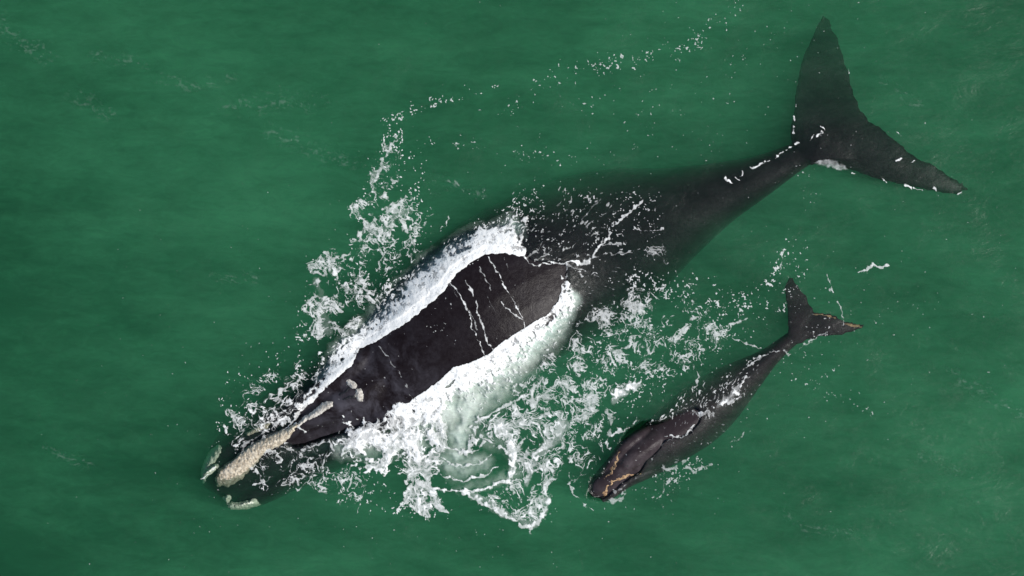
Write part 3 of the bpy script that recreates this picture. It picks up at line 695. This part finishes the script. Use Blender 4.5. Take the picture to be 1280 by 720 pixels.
# --- adult's tail stock and flukes
for P_, r_ in (([(906,222),(911,227),(914,231)], .9), ([(920,220),(924,225)], .8), ([(928,213),(929,220),(926,222)], 1.4), ([(938,208),(942,210),(949,206),(955,202),(962,200)], 1.7),
               ([(970,197),(975,192),(978,190)], 1.5), ([(984,187),(990,184)], 1.2), ([(994,180),(999,177)], 1.4), ([(1013,172),(1017,168)], 2.0), ([(1022,170),(1027,165)], 2.0), ([(1030,163),(1026,158)], .8),
               ([(991,158),(992,165)], 2.6), ([(1104,226),(1107,228)], 2.2), ([(1120,166),(1126,170)], .8), ([(1133,231),(1138,235)], 1.4), ([(1142,235),(1152,238)], 1.0), ([(1168,235),(1171,240)], 1.3),
               ([(1196,243),(1203,240)], 1.0), ([(1122,201),(1126,198)], 1.6), ([(1140,203),(1142,202)], 1.0), ([(1064,215),(1068,217)], 1.0), ([(996,208),(1000,206)], .8),
               ([(994,130),(994,134)], .8),([(993,145),(994,150)], .8),([(1060,85),(1062,92)], .7)):
    stroke('tail_foam', P_, r_ * 1.05, .95, .9, 1.1, .6)
P = [(1014,204),(1024,200),(1034,198),(1048,202),(1058,207),(1061,214),(1046,212),(1030,209)]
sl = box(P, 10); d, _ = polydist(PX_[sl], PY_[sl], P, True); put('tail_foam', sl, .68 * (.75 + .5 * n8a[sl]) * sst(-.5, 3.0, np.where(inpoly(PX_[sl], PY_[sl], P), d, -d)))
flecks('tail_foam', region([(1000,215),(1030,215),(1020,260),(1005,262)], 8), .8, .6)
# --- runnels of water on the dry back
for P_, r_, o_ in (([(601,312),(609,320),(617,331),(625,346),(632,361),(640,373),(647,385),(652,397),(656,410),(657,419)], [1.0,1.1,1.2,1.3,1.3,1.2,1,.8,.9,1.0], .85),
                   ([(599,333),(606,347),(612,358),(614,364)], [.7,.8,.8,.4], .6), ([(627,378),(637,389),(648,396),(655,404)], [.8,1.1,1.0,.7], .75),
                   ([(562,349),(568,358),(575,368),(581,380),(587,393),(590,407),(596,420),(601,431),(605,443)], [.9,1.5,1.2,1.6,1.5,1.2,1.0,.8,.7], .85),
                   ([(581,350),(589,362),(594,374),(598,391),(604,407),(609,424),(616,438)], [.7,.8,.9,1,1.2,1.2,.9], .75),
                   ([(571,362),(577,372),(584,384),(592,400),(598,412)], [.7,.8,.9,.9,.6], .55),
                   ([(473,432),(482,442),(492,454),(500,467),(508,481),(513,493),(518,505)], [.6,.6,.7,.8,.7,.6,.5], .5),
                   ([(630,322),(634,332),(637,338)], [.6,.7,.4], .4), ([(560,350),(566,360),(571,370)], [.6,.6,.4], .4), ([(610,372),(616,384),(620,392)], [.4,.5,.3], .35)):
    stroke('runnels', P_, [q * .88 for q in r_], min(1, o_ * 1.15), 1.0, 1.1, .6)
flecks('runnels', region([(528,372),(552,376),(566,400),(555,422),(530,412)], 8), .62, .6)
flecks('runnels', region([(470,420),(600,330),(690,340),(690,390),(560,455),(500,500)], 14), .30, .5)
# --- stray flecks on the open water
allr = (slice(0, NF[0]), slice(0, NF[1]))
stray_ = 1
dn, _ = polydist(FX, FY, [(300,560),(450,400),(640,260),(800,160),(950,60)]); dm, _ = polydist(FX, FY, [(600,620),(800,560),(1000,420),(1120,380)])
near = np.exp(-np.minimum(dn, dm) / 130)
flecks('stray_foam', (allr, (-.02 + .50 * near).astype(np.float32)), 1.0, .6)
# faint streaks of wave sheen and foam residue, painted as a pale film
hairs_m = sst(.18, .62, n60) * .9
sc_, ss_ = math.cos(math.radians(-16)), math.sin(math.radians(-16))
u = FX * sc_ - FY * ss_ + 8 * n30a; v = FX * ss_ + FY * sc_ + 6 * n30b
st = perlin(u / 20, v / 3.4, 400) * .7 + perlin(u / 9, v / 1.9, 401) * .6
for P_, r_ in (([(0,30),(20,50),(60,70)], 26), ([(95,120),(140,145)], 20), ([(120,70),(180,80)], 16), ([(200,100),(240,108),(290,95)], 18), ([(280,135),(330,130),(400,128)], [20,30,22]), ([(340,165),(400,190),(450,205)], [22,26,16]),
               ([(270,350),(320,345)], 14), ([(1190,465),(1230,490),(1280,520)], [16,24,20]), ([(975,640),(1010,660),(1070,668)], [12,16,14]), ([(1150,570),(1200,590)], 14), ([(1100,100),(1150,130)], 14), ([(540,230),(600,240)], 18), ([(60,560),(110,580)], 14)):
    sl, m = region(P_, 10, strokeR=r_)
    put('sheen_foam', sl, .24 * m * sst(.0, 1.0, st[sl] + .15 * m + .8 * n5[sl] + .5 * n3[sl] + .5 * n16[sl] - .1))

WAT = sample(WATER, FX, FY).astype(np.float32); BOD = sample(BODY, FX, FY).astype(np.float32)
SURF = np.maximum(WAT, BOD)

def foam_material(name, col, bump=.5):
    k = NT(name); a = k.n('ShaderNodeAttribute', _attribute_name='cover'); geo = k.n('ShaderNodeNewGeometry'); pos = geo.outputs['Position']
    n1 = k.noise(48, 5, .68, pos, .4); n2 = k.noise(13, 5, .6, pos, .8)
    pw = k.math('POWER', a.outputs['Fac'], 1.85)
    al = k.math('MULTIPLY', pw, k.ramp(n1, [(.28, .7), (.5, 1.0)]), clamp=True)
    # dense foam stays closed, thin foam is eaten away by bubbles
    al = k.math('ADD', al, k.math('MULTIPLY', k.math('SUBTRACT', pw, .75, clamp=True), 1.8), clamp=True)
    d = k.n('ShaderNodeBsdfDiffuse'); d.inputs[0].default_value = (*col, 1)
    bp = k.n('ShaderNodeBump', Strength=bump, Distance=.012); k.l(k.math('ADD', n1, n2), bp.inputs['Height']); k.l(bp.outputs[0], d.inputs['Normal'])
    t = k.n('ShaderNodeBsdfTransparent'); mx = k.n('ShaderNodeMixShader')
    k.l(al, mx.inputs[0]); k.l(t.outputs[0], mx.inputs[1]); k.l(d.outputs[0], mx.inputs[2]); k.l(mx.outputs[0], k.out.inputs[0])
    return k.m
M_FOAM = foam_material('foam_white', (.84, .84, .80))
M_THIN = foam_material('foam_sheen', (.62, .68, .64), .3)

def foam_object(key, name, label, thick, mat, billow=0.0, off=.006):
    A = layers[key]; A = np.where(A > .03, A, 0)
    keep = A > 0
    kk = keep.copy(); kk[1:] |= keep[:-1]; kk[:-1] |= keep[1:]; kk[:, 1:] |= keep[:, :-1]; kk[:, :-1] |= keep[:, 1:]
    q = kk[:-1, :-1] & kk[1:, :-1] & kk[1:, 1:] & kk[:-1, 1:] & ((A[:-1, :-1] + A[1:, :-1] + A[1:, 1:] + A[:-1, 1:]) > .05)
    id_ = np.arange(A.size).reshape(A.shape)
    F = np.stack([id_[:-1, :-1], id_[1:, :-1], id_[1:, 1:], id_[:-1, 1:]], -1)[q]
    us, inv = np.unique(F, return_inverse=True); F = inv.reshape(-1, 4)
    x = FX.ravel()[us]; y = FY.ravel()[us]; a = A.ravel()[us]
    z = SURF.ravel()[us] + off + thick * blur(A, 1).ravel()[us] * (1 + .4 * n8a.ravel()[us])
    if billow:
        z = np.maximum(SURF, blur(SURF, 7)).ravel()[us] + off + thick * a
        B = blur(A, 7).ravel()[us]
        c1, c2 = worley(x / 8 + 1.2 * n8a.ravel()[us], y / 8 + 1.2 * n8b.ravel()[us], 500); c3, _ = worley(x / 3.6, y / 3.6, 501)
        z = z + billow * np.clip(B - .25, 0, 1) * (1.0 + 1.1 * n30a.ravel()[us] + .75 * n16.ravel()[us] + .3 * (.5 - c1) + .35 * n8a.ravel()[us] + .2 * n5.ravel()[us])
    me = mesh_from_arrays(name, np.stack([X(x), Y(y), z], -1), F, mat, {'cover': a})
    o = bpy.data.objects.new(name, me); C.objects.link(o); tag(o, label, 'foam', 'stuff')
    print('FOAM', key, len(F))
    return o
foam_object('flank_foam', 'foam', 'dense white foam breaking along the far flank of the huge adult', .012, M_FOAM, .022)
foam_object('bank_foam', 'foam', 'broad white bank of foam along the near flank of the huge adult', .012, M_FOAM, .03)
foam_object('lace_foam', 'foam', 'lacy white foam patches and curls scattered on the water beside the whales', .010, M_FOAM)
foam_object('back_foam', 'foam', 'thin threads of foam washing over the sunken back of the huge adult', .008, M_FOAM)
foam_object('calf_foam', 'foam', 'white foam threads over and around the small calf', .008, M_FOAM)
foam_object('tail_foam', 'foam', 'white broken foam on the tail stock and flukes of the huge adult', .008, M_FOAM)
foam_object('runnels', 'foam', 'narrow white runnels of water draining across the dry black back', .004, M_FOAM, off=.004)
foam_object('stray_foam', 'foam', 'tiny stray flecks of foam on the open green water', .005, M_FOAM)
foam_object('sheen_foam', 'foam', 'faint pale streaks of painted wave sheen and old foam on the ripples', .003, M_THIN)

# --- clouds of fine bubbles under the surface
layers.pop('aer', None)
def cloud(P, r, op):
    sl, m = region(P, 8, strokeR=r); put('aer', sl, op * m ** 1.3 * np.clip(.95 + .35 * n16[sl] + .12 * n5[sl], 0, 1.2))
cloud([(714,372),(690,405),(650,440),(610,474),(575,500),(540,525)], [18,34,46,54,54,42], 1.1)
cloud([(596,494),(582,520),(573,546),(571,568)], [36,30,25,20], 1.05)
cloud([(556,576),(575,586),(604,578)], [20,27,22], .6)
cloud([(430,560),(475,558),(520,550)], [24,30,32], .6)
cloud([(640,285),(590,308),(540,343),(490,390),(430,440),(400,475)], [26,34,36,32,26,14], .8)
cloud([(600,545),(640,560),(645,590),(610,606),(570,612)], [16,18,16,12,10], .28)
def bubble_material():
    k = NT('bubble_cloud'); a = k.n('ShaderNodeAttribute', _attribute_name='cover'); geo = k.n('ShaderNodeNewGeometry')
    al = k.math('MULTIPLY', a.outputs['Fac'], k.ramp(k.noise(5, 6, .62, geo.outputs['Position'], .6), [(.3, .75), (.6, 1.0)]), clamp=True)
    d = k.n('ShaderNodeBsdfDiffuse'); d.inputs[0].default_value = (.84, .95, .86, 1); t = k.n('ShaderNodeBsdfTransparent'); mx = k.n('ShaderNodeMixShader')
    k.l(al, mx.inputs[0]); k.l(t.outputs[0], mx.inputs[1]); k.l(d.outputs[0], mx.inputs[2]); k.l(mx.outputs[0], k.out.inputs[0]); return k.m
A = layers['aer']; st_ = 3
a2 = A[::st_, ::st_]; xs_ = FX[::st_, ::st_]; ys_ = FY[::st_, ::st_]
zz = WAT[::st_, ::st_] - .065 + .05 * np.clip(a2, 0, 1) + .05 * n16[::st_, ::st_]
zz = np.minimum(np.maximum(zz, BOD[::st_, ::st_] + .01), WAT[::st_, ::st_] - .012)
q = (a2[:-1, :-1] > .02) & (a2[1:, 1:] > .02) & (a2[1:, :-1] > .02) & (a2[:-1, 1:] > .02)
id_ = np.arange(a2.size).reshape(a2.shape)
F = np.stack([id_[:-1, :-1], id_[1:, :-1], id_[1:, 1:], id_[:-1, 1:]], -1)[q]
us, inv = np.unique(F, return_inverse=True); F = inv.reshape(-1, 4)
me = mesh_from_arrays('bubbles', np.stack([X(xs_.ravel()[us]), Y(ys_.ravel()[us]), zz.ravel()[us]], -1), F, bubble_material(), {'cover': a2.ravel()[us]})
o = bpy.data.objects.new('bubbles', me); C.objects.link(o); tag(o, 'pale green cloud of bubbles under the foam beside the huge adult', 'bubbles', 'stuff')
